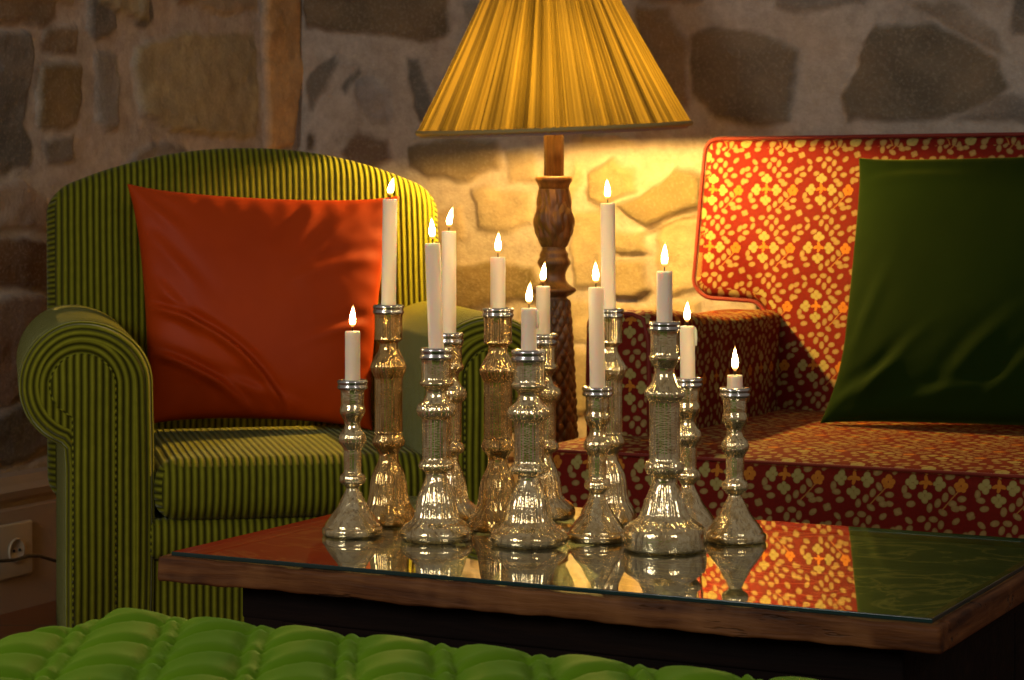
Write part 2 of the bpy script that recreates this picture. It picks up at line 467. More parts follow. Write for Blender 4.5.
# corner
tc = (WV-PL.dot(V_))/DL.dot(V_); CORNER = PL+DL*tc
def on_back(x, y):
    dx, dz = (x-512)/F, -(y-HOR)/F
    t = WV/(dx*SA+CA); p = Vector((dx*t, t, CAMZ+dz*t))
    return ((p-CORNER).dot(U), p.z)
def on_left(x, y):
    dx, dz = (x-512)/F, -(y-HOR)/F
    t = PL.dot(NL)/(dx*NL.x+NL.y); p = Vector((dx*t, t, CAMZ+dz*t))
    return (-(p-CORNER).dot(DL), p.z)
CX = 512+F*CORNER.x/CORNER.y
GREY, DGREY, BROWN, OLIVE, ORANGE, TAN, DBR = (.26,.24,.21), (.15,.138,.12), (.20,.14,.08), (.38,.32,.19), (.68,.40,.16), (.36,.28,.18), (.105,.065,.035)
MORTAR = (.47,.41,.35)
def rect(x0,y0,x1,y1): return [(x0,y0),((x0+x1)/2,y0-1),(x1,y0+1),(x1+1,(y0+y1)/2),(x1-1,y1),((x0+x1)/2,y1+1),(x0+1,y1-1),(x0-1,(y0+y1)/2)]
left_st = [
 ([(-12,30),(28,32),(33,60),(30,95),(24,120),(34,145),(32,165),(10,172),(-12,168)], DGREY, .010),
 ([(-12,-30),(54,-30),(52,18),(40,26),(20,24),(-12,22)], BROWN, .014),
 (rect(40,27,75,57), BROWN, .010), (rect(38,66,79,130), (.20,.14,.065), .014),
 ([(42,140),(76,136),(74,160),(60,166),(46,164)], DGREY, .008),
 ([(86,-30),(116,-30),(116,30),(110,40),(94,43),(87,35)], DGREY, .010),
 ([(93,52),(117,50),(118,90),(115,125),(105,134),(96,128),(92,85)], GREY, .010),
 ([(131,-30),(152,-30),(152,15),(144,25),(133,22)], DGREY, .008),
 ([(136,42),(160,32),(215,30),(256,36),(258,90),(257,136),(215,138),(165,134),(138,110),(131,70)], OLIVE, .012),
 ([(120,160),(132,148),(155,142),(178,146),(192,160),(190,180),(118,180)], GREY, .010),
 ([(175,-30),(257,-30),(257,8),(230,14),(200,6),(176,2)], TAN, .010),
 ([(262,-30),(296,-30),(297,40),(300,75),(294,120),(290,150),(266,150),(263,90)], ORANGE, .026),
 (rect(-30,242,46,290), (.13,.062,.028), .016),
 ([(-30,182),(30,180),(48,200),(46,232),(-30,236)], (.36,.27,.21), .014),
 ([(-30,298),(40,296),(56,330),(50,395),(10,408),(-30,402)], (.24,.15,.10), .016),
 ([(-30,412),(25,405),(58,418),(56,448),(10,462),(-30,464)], DGREY, .02),
 ([(-30,470),(56,452),(58,472),(-30,490)], TAN, .018),
 (rect(70,300,150,380), GREY, .01), (rect(75,400,150,460), BROWN, .01), (rect(180,220,260,300), GREY, .01),
]
back_st = [
 ([(306,-40),(452,-40),(450,30),(438,40),(400,38),(330,34),(306,28)], (.155,.115,.07), .016),
 ([(305,82),(318,66),(334,58),(338,68),(328,90),(312,113),(306,108)], DGREY, .006),
 ([(340,90),(360,72),(364,78),(346,98)], DGREY, .004),
 ([(356,84),(375,80),(392,96),(394,122),(372,128),(358,108)], (.30,.27,.25), .010),
 (rect(306,136,314,154), DBR, .004),
 ([(338,150),(358,132),(388,136),(392,158),(370,170),(344,166)], (.20,.13,.09), .010),
 ([(410,58),(424,56),(430,90),(440,112),(420,124),(410,100)], DGREY, .008),
 ([(462,2),(484,0),(488,30),(470,34)], GREY, .008),
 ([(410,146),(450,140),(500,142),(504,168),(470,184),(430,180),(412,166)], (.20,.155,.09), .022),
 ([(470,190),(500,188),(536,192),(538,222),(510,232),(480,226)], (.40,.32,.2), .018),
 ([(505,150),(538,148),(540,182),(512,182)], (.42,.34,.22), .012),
 ([(450,262),(500,258),(540,266),(544,300),(500,308),(452,306)], (.17,.13,.06), .022),
 ([(430,215),(460,205),(468,235),(440,250)], TAN, .012),
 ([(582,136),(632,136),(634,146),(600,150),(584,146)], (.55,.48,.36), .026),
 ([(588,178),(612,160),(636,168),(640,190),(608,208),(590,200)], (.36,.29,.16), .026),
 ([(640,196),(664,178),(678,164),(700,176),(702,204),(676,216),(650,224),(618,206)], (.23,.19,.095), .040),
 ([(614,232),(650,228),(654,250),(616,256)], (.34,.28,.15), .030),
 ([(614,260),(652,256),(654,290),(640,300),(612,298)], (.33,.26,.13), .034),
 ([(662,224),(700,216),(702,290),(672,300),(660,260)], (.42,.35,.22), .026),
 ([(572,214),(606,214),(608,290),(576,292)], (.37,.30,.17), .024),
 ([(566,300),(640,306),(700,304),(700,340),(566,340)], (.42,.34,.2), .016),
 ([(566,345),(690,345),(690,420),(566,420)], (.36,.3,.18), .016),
 ([(590,206),(604,210),(616,214),(606,215),(594,211)], (.10,.07,.03), -.014),
 ([(648,228),(668,222),(690,215),(702,214),(700,219),(676,224),(652,233)], (.10,.07,.03), -.016),
 ([(620,252),(648,251),(649,254),(622,256)], (.13,.09,.04), -.012),
 ([(624,300),(644,296),(652,288),(654,292),(644,301),(626,303)], (.10,.07,.03), -.014),
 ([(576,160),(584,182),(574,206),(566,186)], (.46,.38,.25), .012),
 ([(690,35),(715,22),(752,26),(780,38),(802,48),(800,90),(792,118),(760,124),(715,118),(692,96)], (.19,.15,.105), .012),
 ([(636,8),(670,10),(690,40),(688,110),(664,100),(650,60)], (.28,.2,.12), .010),
 ([(866,40),(880,20),(930,16),(968,36),(1000,60),(1010,92),(985,112),(920,122),(850,126),(846,96),(862,70)], (.165,.135,.095), .014),
 ([(905,-6),(960,0),(1000,30),(1012,56),(985,44),(940,18)], (.27,.22,.17), .012),
 ([(950,120),(990,100),(1040,96),(1040,124)], (.24,.21,.18), .018),
 ([(620,-30),(702,-30),(704,2),(640,6)], GREY, .010), ([(776,-30),(872,-30),(866,2),(800,10),(776,4)], GREY, .010),
 ([(1012,-10),(1060,-10),(1060,40),(1014,30)], DGREY, .010),
 (rect(720,150,800,210), GREY, .01), (rect(820,150,900,220), TAN, .01),
]
def stone_wall(name, origin, dr, nrm, L, Hh, stones, label):
    step = .0065; ns, nz = int(L/step), int(Hh/step)
    s = np.linspace(0, L, ns); z = np.linspace(0, Hh, nz)
    S, Z = np.meshgrid(s, z, indexing='ij')
    Sw = S+.022*fbm(S*8, Z*8, 3, 4)+.004*fbm(S*45, Z*45, 5, 2); Zw = Z+.022*fbm(S*8, Z*8, 11, 4)+.004*fbm(S*45, Z*45, 8, 2)
    hgt = .006*fbm(S*4, Z*4, 2, 3)+.0035*fbm(S*24, Z*24, 9, 4)
    col = np.zeros(S.shape+(3,)); col[:] = MORTAR
    col *= (1+.16*fbm(S*6, Z*6, 21, 3))[..., None]
    for k, (poly, c, h) in enumerate(stones):
        P = np.array(poly); n = len(P)
        d = np.full(S.shape, 1e9); inside = np.zeros(S.shape, bool)
        x0, x1, y0, y1 = P[:,0].min()-.08, P[:,0].max()+.08, P[:,1].min()-.08, P[:,1].max()+.08
        i0, i1 = np.searchsorted(s, [x0, x1]); j0, j1 = np.searchsorted(z, [y0, y1])
        if i1 <= i0 or j1 <= j0: continue
        sl = (slice(i0, i1), slice(j0, j1)); X, Y = Sw[sl], Zw[sl]
        dd = np.full(X.shape, 1e9); ins = np.zeros(X.shape, bool)
        for a in range(n):
            ax, ay = P[a]; bx, by = P[(a+1) % n]
            ex, ey = bx-ax, by-ay; q = ex*ex+ey*ey+1e-12
            t = np.clip(((X-ax)*ex+(Y-ay)*ey)/q, 0, 1)
            dd = np.minimum(dd, np.hypot(X-ax-t*ex, Y-ay-t*ey))
            if by != ay:
                c1 = (ay > Y) != (by > Y); ins ^= c1 & (X < (bx-ax)*(Y-ay)/(by-ay)+ax)
        sd = np.where(ins, dd, -dd)
        m = np.clip((sd+.008)/.020, 0, 1); m = m*m*(3-2*m)
        r = np.random.RandomState(k+5)
        tilt = (X-P[:,0].mean())*r.uniform(-.05,.05)+(Y-P[:,1].mean())*r.uniform(-.06,.06)
        edge = -.002*np.exp(-(sd/.006)**2)
        hgt[sl] += m*(h*.75+tilt+.005*fbm(X*14, Y*22, 40+k, 4))+edge
        vv = (1+.34*fbm(X*10, Y*16, 60+k, 4))[..., None]
        col[sl] = col[sl]*(1-m[..., None])+np.array(c)*vv*m[..., None]
    base = np.array(origin); d3 = np.array(dr); n3 = np.array(nrm)
    P3 = base+S[..., None]*d3+Z[..., None]*np.array((0,0,1))+hgt[..., None]*n3
    V3 = P3.reshape(-1, 3)
    I = np.arange(ns*nz).reshape(ns, nz)
    Q = np.stack([I[:-1,:-1], I[1:,:-1], I[1:,1:], I[:-1,1:]], -1).reshape(-1, 4)
    # thickness: a plain back face and rim so that the wall is a solid slab
    me = bpy.data.meshes.new(name)
    nb = len(V3)
    back = [base-n3*.2, base+d3*L-n3*.2, base+d3*L+np.array((0,0,Hh))-n3*.2, base+np.array((0,0,Hh))-n3*.2]
    allv = np.vstack([V3, np.array(back)])
    faces = Q.tolist()
    faces.append([nb+3, nb+2, nb+1, nb])
    faces.append([int(v) for v in I[:, -1]]+[nb+2, nb+3])
    faces.append([int(v) for v in I[0, ::-1]]+[nb, nb+3][:2])
    faces.append([int(v) for v in I[-1, ::-1]]+[nb+1, nb+2])
    me.from_pydata(allv.tolist(), [], faces)
    a = me.color_attributes.new('tone', 'FLOAT_COLOR', 'POINT')
    cc = np.ones((len(allv), 4)); cc[:nb, :3] = np.clip(col.reshape(-1, 3), .01, 1); cc[nb:, :3] = MORTAR
    a.data.foreach_set('color', cc.ravel())
    me.polygons.foreach_set('use_smooth', [True]*len(Q)+[False]*(len(me.polygons)-len(Q)))
    me.materials.append(WALLM); me.update()
    o = bpy.data.objects.new(name, me); COL.objects.link(o)
    tag(o, label, 'wall', kind='structure'); return o
def extra(L, Hh, conv_inside, seed):
    r = random.Random(seed); out = []
    zz = .05
    while zz < Hh-.1:
        rh = r.uniform(.14,.24); ss = r.uniform(0,.1)
        while ss < L-.1:
            w = r.uniform(.16,.42)
            if not conv_inside(ss+w/2, zz+rh/2):
                p = [(ss+.02,zz+.01),(ss+w/2,zz+r.uniform(0,.02)),(ss+w-.03,zz+.015),(ss+w-.01,zz+rh/2),(ss+w-.03,zz+rh-.03),(ss+w/2,zz+rh-.02),(ss+.03,zz+rh-.03),(ss+.01,zz+rh/2)]
                out.append((p, r.choice([GREY,DGREY,BROWN,OLIVE,TAN]), r.uniform(.008,.016)))
            ss += w+.03
        zz += rh+.02
    return out
def seen_b(s, z):
    p = CORNER+U*s; x = 512+F*p.x/p.y; y = HOR+F*(CAMZ-z)/p.y
    return -10 < x < 1040 and -25 < y < 430
def seen_l(s, z):
    p = CORNER-DL*s; x = 512+F*p.x/p.y; y = HOR+F*(CAMZ-z)/p.y
    return -25 < x < 1040 and -25 < y < 500
bs = [([on_back(*q) for q in p], c, h) for p, c, h in back_st]+extra(3.0, 2.2, seen_b, 1)
ls = [([on_left(*q) for q in p], c, h) for p, c, h in left_st]+extra(2.6, 2.2, seen_l, 2)
stone_wall('wall_back', CORNER, U, -V_, 3.0, 2.2, bs, 'rough stone wall behind the lamp and the red sofa')
stone_wall('wall_left', CORNER, -DL, NL, 2.6, 2.2, ls, 'rough stone wall on the left behind the green armchair')
# floor
fl = mesh('floor', [(-4,-1.2,-.05),(4,-1.2,-.05),(4,7,-.05),(-4,7,-.05),(-4,-1.2,0),(4,-1.2,0),(4,7,0),(-4,7,0)],
     [(0,3,2,1),(4,5,6,7),(0,1,5,4),(1,2,6,5),(2,3,7,6),(3,0,4,7)], FLOORM, smooth=False)
tag(fl, 'terracotta tiled floor at the lower left corner', 'floor', kind='structure')
def skirting(name, origin, d, n, L, label):
    prof = [(.0,0),(.035,0),(.035,.215),(.028,.22),(.028,.23),(.040,.240),(.044,.255),(.036,.268),(.03,.285),(.0,.29)]
    V, Fc = [], []
    k = len(prof)
    for e in (0, L):
        for (a, z) in prof: V.append(origin+d*e+n*(a+.012)+Vector((0,0,z)))
    for i in range(k-1): Fc.append((i, i+1, k+i+1, k+i))
    Fc.append(tuple(range(k))[::-1]); Fc.append(tuple(range(k, 2*k)))
    o = fix_normals(mesh(name, V, Fc, PAINT, smooth=False)); tag(o, label, 'baseboard', kind='structure'); return o
skirting('baseboard_left', CORNER, -DL, NL, 2.5, 'cream moulded skirting board under the left stone wall')
skirting('baseboard_back', CORNER+U*.03, U, -V_, 2.9, 'cream moulded skirting board under the back stone wall')

# wall outlet on the skirting
def on_left_off(x, y, off):
    dx, dz = (x-512)/F, -(y-HOR)/F
    q = PL+NL*off; t = q.dot(NL)/(dx*NL.x+NL.y)
    return Vector((dx*t, t, CAMZ+dz*t))
pl = on_left_off(12, 550, .047)
outlet = empty('wall_outlet', pl, math.atan2(-DL.y, -DL.x)+PI)
tag(outlet, 'cream square wall socket on the skirting beside the armchair', 'socket')
rb_obj('cover_plate', (.115,.012,.115), (0,-.004,0), .004, PLASTIC, outlet, .05)
def yl(prof): return prof
ins = lathe('socket_well', [(.026,-.0),(.026,.004),(.022,.004),(.020,.001)], PLASTIC, outlet, 40); ins.rotation_euler = (PI/2,0,0); ins.location = (0,-.0105,0)
for sx in (-.0095,.0095):
    h = lathe('pin_hole', [(.003,0),(.003,.0025)], DARKH, outlet, 16); h.rotation_euler = (PI/2,0,0); h.location = (sx,-.0115,0)
cab = tube('power_cable', [on_left_off(-60,572,.085), on_left_off(-25,562,.085), on_left_off(0,561,.085), on_left_off(15,560,.085), on_left_off(28,556,.085), on_left_off(40,556,.085), on_left_off(56,561,.085), on_left_off(80,572,.085), on_left_off(110,598,.085), on_left_off(140,600,.085)], .0035, CABLE)
tag(cab, 'thin dark power cable hanging across the wall socket', 'cable')

# ------------------------------------------------------------------ armchair
CH = math.radians(13)
CS = 1.09; chair = empty('armchair', (-.364*CS,3.655*CS,CAMZ*(1-CS)), CH); chair.scale = (CS,CS,CS); ZF = CAMZ*(CS-1)/CS
tag(chair, 'green ribbed velvet armchair with rolled arms holding the orange cushion', 'armchair')
ZC = .567
def arm_poly(sgn):
    p = [(.117,.075)]
    for k in range(10): p.append((.117+.003*math.sin(k/9*PI), .075+(ZC-.075)*(k+1)/10))
    for k in range(1, 37):
        a = math.radians(k*250/36)
        rx = .117 if a < PI/2 else .100
        p.append((rx*math.cos(a), ZC+.105*math.sin(a)))
    p += [(-.028,ZC-.105), (-.026,ZC-.135)]
    for k in range(1, 8): p.append((-.026, ZC-.135-(ZC-.21)*k/7))
    return [(sgn*x, z) for x, z in p]
for sgn, nm in ((1,'l'), (-1,'r')):
    xc = -.345 if sgn > 0 else .345
    poly = arm_poly(sgn)
    polyw = [(x+xc, z) for x, z in poly]
    st = [(-.004,.032),(0,.022),(.004,.014),(.010,.007),(.018,.002),(.028,0),(.10,0),(.25,0),(.45,0),(.62,0),(.70,.005)]
    cy_, cw_ = [-.004,0,.004,.010,.018,.028,.70], [-.0586,-.0478,-.0389,-.0297,-.0203,-.0101+.0,.662]
    arm = extrude('arm', polyw, st, CORD, chair, lambda p, s: (float(np.interp(p[1], cy_, cw_)), s), lambda p, xc=xc: (p[0]-xc, p[2]-ZC), capmat=RING)
    # raised scroll panel on the arm front
    pp = [(.054,.12)]+[(.054,ZC-.09)]+[(.054*math.cos(math.radians(k*10)) if k < 9 else .050*math.cos(math.radians(k*10)), ZC+.050*math.sin(math.radians(k*10))) for k in range(0, 23)]+[(-.014,ZC-.052),(-.013,ZC-.12),(-.013,.12)]
    pp = [(sgn*x+xc, z) for x, z in pp]
    extrude('scroll_panel', pp, [(-.010,.003),(-.008,0),(.002,0)], CORD, arm, lambda p, s: (p[0], p[2]), lambda p: (p[0], p[2]))
    tube('welt', [(x, -.006, z) for x, z in pp], .0025, CORD, arm, seg=6)
    # foot under the arm
    lathe('foot', [(.018,0),(.022,.01),(.026,.035),(.026,.04)], WOODD, chair, 24, loc=(xc+sgn*.03,.07,ZF))
    lathe('foot', [(.018,0),(.022,.01),(.026,.035),(.026,.04)], WOODD, chair, 24, loc=(xc+sgn*.03,.62,ZF))
def seatdef(x, y, z):
    t = max(0, (z-.40)/.06)
    fx = 1-(x/.25)**2; fy = max(0, 1-((y-.25)/.27)**2)
    zz = z+.006*t*max(0,fx)*fy
    yy = y-.010*max(0,fx)*(1 if y < .1 else 0)
    return (x, yy, zz)
rb_obj('seat_cushion', (.472,.56,.102), (.008,.268,.390), .042, CORD, chair, .025, 'cord', seatdef)
def raildef(x, y, z):
    b = math.sin(max(0,min(1,(z-.27)/.075))*PI)
    return (x, y-.014*b if y < .1 else y, z)
rb_obj('seat_rail', (.486,.5,.066), (.008,.262,.309), .012, CORD, chair, .02, 'cord', raildef)
rb_obj('skirt', (.486,.62,.195), (.008,.335,.178), .006, CORD, chair, .05, 'cord')
def backdef(x, y, z):
    t = (z-.30)/.62
    u = (x)/.375
    zz = z
    if z > .60:
        k = (z-.60)/.32
        zz = z+k*(.082*(1-abs(u)**2.1)-.042)
    yy = y+.085*t
    if y < .60: yy -= .022*max(0,1-u*u)*max(0, math.sin(min(1,max(0,t))*PI))
    # the corners wrap backwards a little
    yy += .035*abs(u)**5
    return (x-.004, yy, zz)
rb_obj('backrest', (.765,.16,.63), (.0,.605,.615), .045, CORD, chair, .025, 'cord', backdef, m=5)

# ------------------------------------------------------------------ pillows
def pillow(name, w, h, t, mat, seed, folds, concave=.045, n=72, corner=.03, taper=0.0, flare=0.0):
    rs = np.random.RandomState(seed)
    u = np.linspace(-1, 1, n); Ug, Vg = np.meshgrid(u, u, indexing='ij')
    au, av = np.abs(Ug), np.abs(Vg)
    X = Ug*w/2*(1-concave*(1-Vg**2)); Z = Vg*h/2*(1-concave*(1-Ug**2))
    cr = (au*av)**6
    X = X*(1+corner*cr); Z = Z*(1+corner*cr)
    th = t/2*np.power(np.clip((1-au**2.4)*(1-av**2.4), 0, 1), .48)
    X = X*(1+taper*Vg)+Ug*flare*np.clip((-Vg-.35)/.65, 0, 1)**2
    # droop of the filling
    th = th*(1-.12*Vg)
    edge = np.clip((1-np.maximum(au, av))*6, 0, 1)
    wr = np.zeros_like(Ug)
    for (cx, cy, ang, ln, wd, amp, bend) in folds:
        c, s = math.cos(ang), math.sin(ang)
        a = (Ug-cx)*c+(Vg-cy)*s; b = -(Ug-cx)*s+(Vg-cy)*c+bend*a*a
        wr += amp*np.exp(-(a/ln)**2)*(np.exp(-(b/wd)**2)-.6*np.exp(-((b-wd*1.6)/wd)**2))
    wr += .0022*fbm(Ug*3, Vg*3, seed, 3)
    # puckers radiating from the seams
    wr += .0022*np.sin(Ug*34+3*Vg)*np.exp(-((1-av)/.13)**2)*(1-cr)+.0022*np.sin(Vg*31+2*Ug)*np.exp(-((1-au)/.13)**2)*(1-cr)
    Yf = -th-wr*edge; Yb = th+wr*edge*.5
    V = np.concatenate([np.stack([X, Yf, Z], -1).reshape(-1, 3), np.stack([X, Yb, Z], -1).reshape(-1, 3)])
    I = np.arange(n*n).reshape(n, n); J = I+n*n
    Fc = np.concatenate([np.stack([I[:-1,:-1], I[1:,:-1], I[1:,1:], I[:-1,1:]], -1).reshape(-1, 4), np.stack([J[:-1,:-1], J[:-1,1:], J[1:,1:], J[1:,:-1]], -1).reshape(-1, 4)])
    o = mesh(name, V.tolist(), Fc.tolist(), mat)
    bm = bmesh.new(); bm.from_mesh(o.data); bmesh.ops.remove_doubles(bm, verts=bm.verts, dist=.0004); bmesh.ops.recalc_face_normals(bm, faces=bm.faces)
    bm.to_mesh(o.data); bm.free()
    for p in o.data.polygons: p.use_smooth = True
    sb = o.modifiers.new('smooth', 'SUBSURF'); sb.levels = sb.render_levels = 1
    return o
def place(o, bottom, rz, lean, roll, h):
    R = Matrix.Rotation(rz, 4, 'Z') @ Matrix.Rotation(-lean, 4, 'X') @ Matrix.Rotation(roll, 4, 'Y')
    up = (R @ Vector((0,0,1,0))).xyz
    o.matrix_world = Matrix.Translation(Vector(bottom)+up*h/2) @ R
of = [(-.35,-.35,-.62,.8,.035,.026,.25), (-.55,-.62,-.5,.45,.035,.022,.2), (-.15,-.75,-.25,.6,.05,.006,.1), (-.75,.35,-.9,.3,.06,.006,0),
      (.55,.35,.35,.35,.06,.004,.3), (.3,.72,1.2,.25,.06,.003,0), (.45,.55,1.0,.3,.06,.003,.2), (-.7,-.1,-.9,.35,.05,.007,0), (.7,-.2,.3,.3,.05,.005,.2), (-.85,.8,-.8,.22,.06,.008,0)]
# pillow on the armchair, lies on the seat and leans on the back
op = pillow('throw_cushion', .456*CS, .440*CS, .13*CS, SATIN, 3, of, .05, 72, .035, .10)
place(op, (-.463*CS,4.028*CS,CAMZ+(.4485-CAMZ)*CS), math.radians(12), math.radians(13), math.radians(2.6), .455*CS)
tag(op, 'square burnt orange satin cushion leaning in the green armchair', 'cushion')

# ------------------------------------------------------------------ sofa
sofa = empty('sofa', (.027,4.13,0), -A)
tag(sofa, 'red sofa with gold flower pattern and low arm, against stone wall', 'sofa')
SL = 2.0
def puff(x, y, z):
    if z > .36:
        k = (z-.36)/.05
        z += .012*k*min(1, max(0, x)/.12)*min(1, max(0, y)/.12)*max(0, min(1, (SL-x)/.12))
    return (x, y, z)
sp = [(0,0),(SL,0),(SL,.17),(SL-.2,.17),(SL-.2,.88),(.205,.88),(.205,.17),(0,.17)]
seat_v = rb_obj('seat_cushion', (SL,.24,.20), (SL/2,.12,.305), .03, FLORAL, sofa, .04, 'xyz', puff)
rb_obj('seat_cushion', (SL-.352,.74,.19), (SL/2,.52,.309), .02, FLORAL, sofa, .05, 'xyz', lambda x, y, z: (x, y, z+(.010 if z > .38 else 0)))
rb_obj('base', (SL-.02,.84,.17), (SL/2,.46,.13), .012, FLORAL, sofa, .08)
for fx in (.08, SL-.08):
    for fy in (.09,.80):
        lathe('foot', [(.018,0),(.024,.02),(.028,.05)], WOODD, sofa, 20, loc=(fx,fy,0))
def armtop(x, y, z):
    if z > .6:
        k = (z-.6)/.06; c = .5+.5*math.cos(min(1, abs(y-.62)/.3)*PI)
        z -= .012*k*c+.030*k*max(0, y-.2)/.7
    return (x, y, z)
for ax in (.100, SL-.100):
    ar = rb_obj('arm', (.155,.74,.45), (ax,.56,.432), .035, FLORAL, sofa, .04, 'xyz', armtop)
    rim = []
    for k in range(24):
        a = 2*PI*k/24
        cx, cz = ax+.07*max(-1,min(1,1.4*math.cos(a))), .44+.19*max(-1,min(1,1.3*math.sin(a)))
        rim.append((cx,.192,cz))
    tube('piping', [(ax-.063,.200,.42),(ax-.065,.197,.52),(ax-.063,.197,.60),(ax-.052,.197,.640),(ax-.03,.197,.650),(ax+.03,.197,.650),(ax+.052,.197,.640),(ax+.063,.197,.60),(ax+.065,.197,.52),(ax+.063,.2,.42)], .005, PIPING, ar)
tube('piping', [(.03+i*(SL-.06)/60, .004, .402) for i in range(61)], .0035, PIPING, sofa, seg=6)
# T shaped back with ears over the arms
def fil(pts, r=.03, n=5):
    out = []
    m = len(pts)
    for i in range(m):
        p0, p1, p2 = Vector(pts[i-1]), Vector(pts[i]), Vector(pts[(i+1) % m])
        a, b = (p0-p1), (p2-p1); rr = min(r, a.length*.45, b.length*.45)
        a.normalize(); b.normalize()
        s, e = p1+a*rr, p1+b*rr
        for k in range(n+1):
            t = k/n; q = s*(1-t)**2+p1*2*t*(1-t)+e*t*t; out.append((q.x, q.y))
    return out
bp = [(-.040,.68),(-.01,.652),(.120,.646),(.150,.60),(.150,.24),(SL-.150,.24),(SL-.150,.60),(SL-.120,.646),(SL+.01,.652),(SL+.04,.68),(SL+.028,1.010),(-.028,1.010)]
bpf = fil(bp, .035)
# add points on long straight runs
dense = []
for i in range(len(bpf)):
    a, b = Vector(bpf[i]), Vector(bpf[(i+1) % len(bpf)]); n = max(1, int((b-a).length/.05))
    for k in range(n): dense.append(tuple(a.lerp(b, k/n)))
lean = lambda x, y, z: (x, y+.14*(z-.42), z)
bk = extrude('backrest', dense, [(.865,.022),(.870,.012),(.880,.004),(.895,0),(1.03,0),(1.05,.01)], FLORAL, sofa, lambda p, s: (s, p[1]), lambda p: (p[0], p[2]), xf=lean)
tube('piping', [lean(x, .876, z) for x, z in dense], .0048, PIPING, bk, closed=True)

gf = [(-.75,-.8,.5,.3,.06,.010,0), (-.6,-.7,.9,.3,.05,.008,.2), (-.8,-.3,1.2,.35,.06,.006,0), (-.2,-.85,.2,.5,.05,.006,.1), (.0,-.6,.9,.35,.06,.006,.2), (.3,-.7,.8,.3,.05,.006,.1), (-.6,.8,0,.4,.05,.005,.1)]
gp = pillow('throw_cushion', .575, .59, .15, DKGREEN, 12, gf, .012, taper=.03, flare=.028)
# lies on the sofa seat, leans on its back
bl = sofa.location + Vector((U.x*.69+V_.x*.575, U.y*.69+V_.y*.575, .433))
place(gp, bl, -A, math.radians(25), math.radians(-1.0), .575)
tag(gp, 'large dark green velvet cushion leaning on the red sofa', 'cushion')

# ------------------------------------------------------------------ floor lamp
LD = 4.74; LX = (554-512)/F*LD
lamp = empty('floor_lamp', (LX, LD, 0))
tag(lamp, 'carved wooden floor lamp with pleated gold shade between armchair and sofa', 'lamp')
k = LD/F
def zy(y): return CAMZ-(y-HOR)*k
def lat(r, a, z):                                  # lattice carving
    return r*(.96+.16*(abs(math.sin(6*a+z*90))*abs(math.sin(6*a-z*90)))**.5)
low = [(.105,0),(.107,.015),(.10,.028),(.07,.038),(.055,.06),(.045,.09),(.036,.12),(.046,.14),(.046,.16),(.036,.175),(.042,.22),(.048,.28),(.047,zy(428)-.045)]
lathe('lamp_foot', smooth_prof([(a,b,0) for a,b in low], .01), WOODL, lamp, 48)
shaft = [(22.5*k,zy(428)-.046),(22*k,zy(430)),(20*k,zy(380)),(17.5*k,zy(330)),(15.5*k,zy(308)),(15*k,zy(300))]
n = 220; sh = []
for i in range(n+1):
    z = shaft[0][1]+(shaft[-1][1]-shaft[0][1])*i/n
    for a in range(len(shaft)-1):
        if shaft[a][1] <= z <= shaft[a+1][1]+1e-9:
            t = (z-shaft[a][1])/(shaft[a+1][1]-shaft[a][1]); sh.append((shaft[a][0]*(1-t)+shaft[a+1][0]*t, z)); break
lathe('lattice_shaft', sh, WOODL, lamp, 168, mod=lat)
mid = [(15,300),(13,297),(17,295),(21.5,292),(22.5,290),(21,288),(16,285),(12.5,281),(11.5,275),(13,270),(16.5,264),(16.5,261),(14,257),(14.5,254),(12,250),(12,247)]
lathe('turned_collar', smooth_prof([(r*k, zy(y), 0) for r, y in mid], .004), WOODL, lamp, 64)
vase = [(12,247),(14.5,243),(17.5,237),(19.3,229),(19.7,221),(19,213),(17,204),(15.5,196),(15,189)]
vp = smooth_prof([(r*k, zy(y), 0) for r, y in vase], .002)
def leafm(r, a, z): return r*(.97+.13*abs(math.sin(4*a+1.1*math.sin(z*70)))**.6*abs(math.sin(z*55+.6*math.cos(4*a))) - .05*abs(math.sin(9*a+z*40)))
lathe('carved_vase', vp, WOODL, lamp, 128, mod=leafm)
cap_ = [(15,189),(15.5,186),(17,183),(18.5,181),(18.5,177),(17,176.5),(10.5,176)]
lathe('capital', [(r*k, zy(y)) for r, y in cap_], m_wood('capital_oak', (.08,.035,.01), (.18,.085,.025), (.30,.15,.045), 2), lamp, 64)
lathe('fluted_post', [(10*k,zy(176)),(10*k,zy(150)),(10*k,zy(132)),(10*k,zy(129))], WOODL, lamp, 96, mod=lambda r, a, z: r*(1-.10*abs(math.sin(4*a))**3))
lathe('lamp_stem', [(.006,zy(130)),(.006,zy(124))], BRASS, lamp, 16)
lathe('bulb_socket', [(.013,zy(126)),(.014,zy(124.5)),(.014,zy(121.5)),(.012,zy(121))], BRASS, lamp, 24)
bz = zy(112)
lathe('light_bulb', [(.010,bz-.019),(.014,bz-.014),(.020,bz-.006),(.022,bz+.003),(.019,bz+.013),(.011,bz+.020),(.003,bz+.022)], BULBM, lamp, 24)
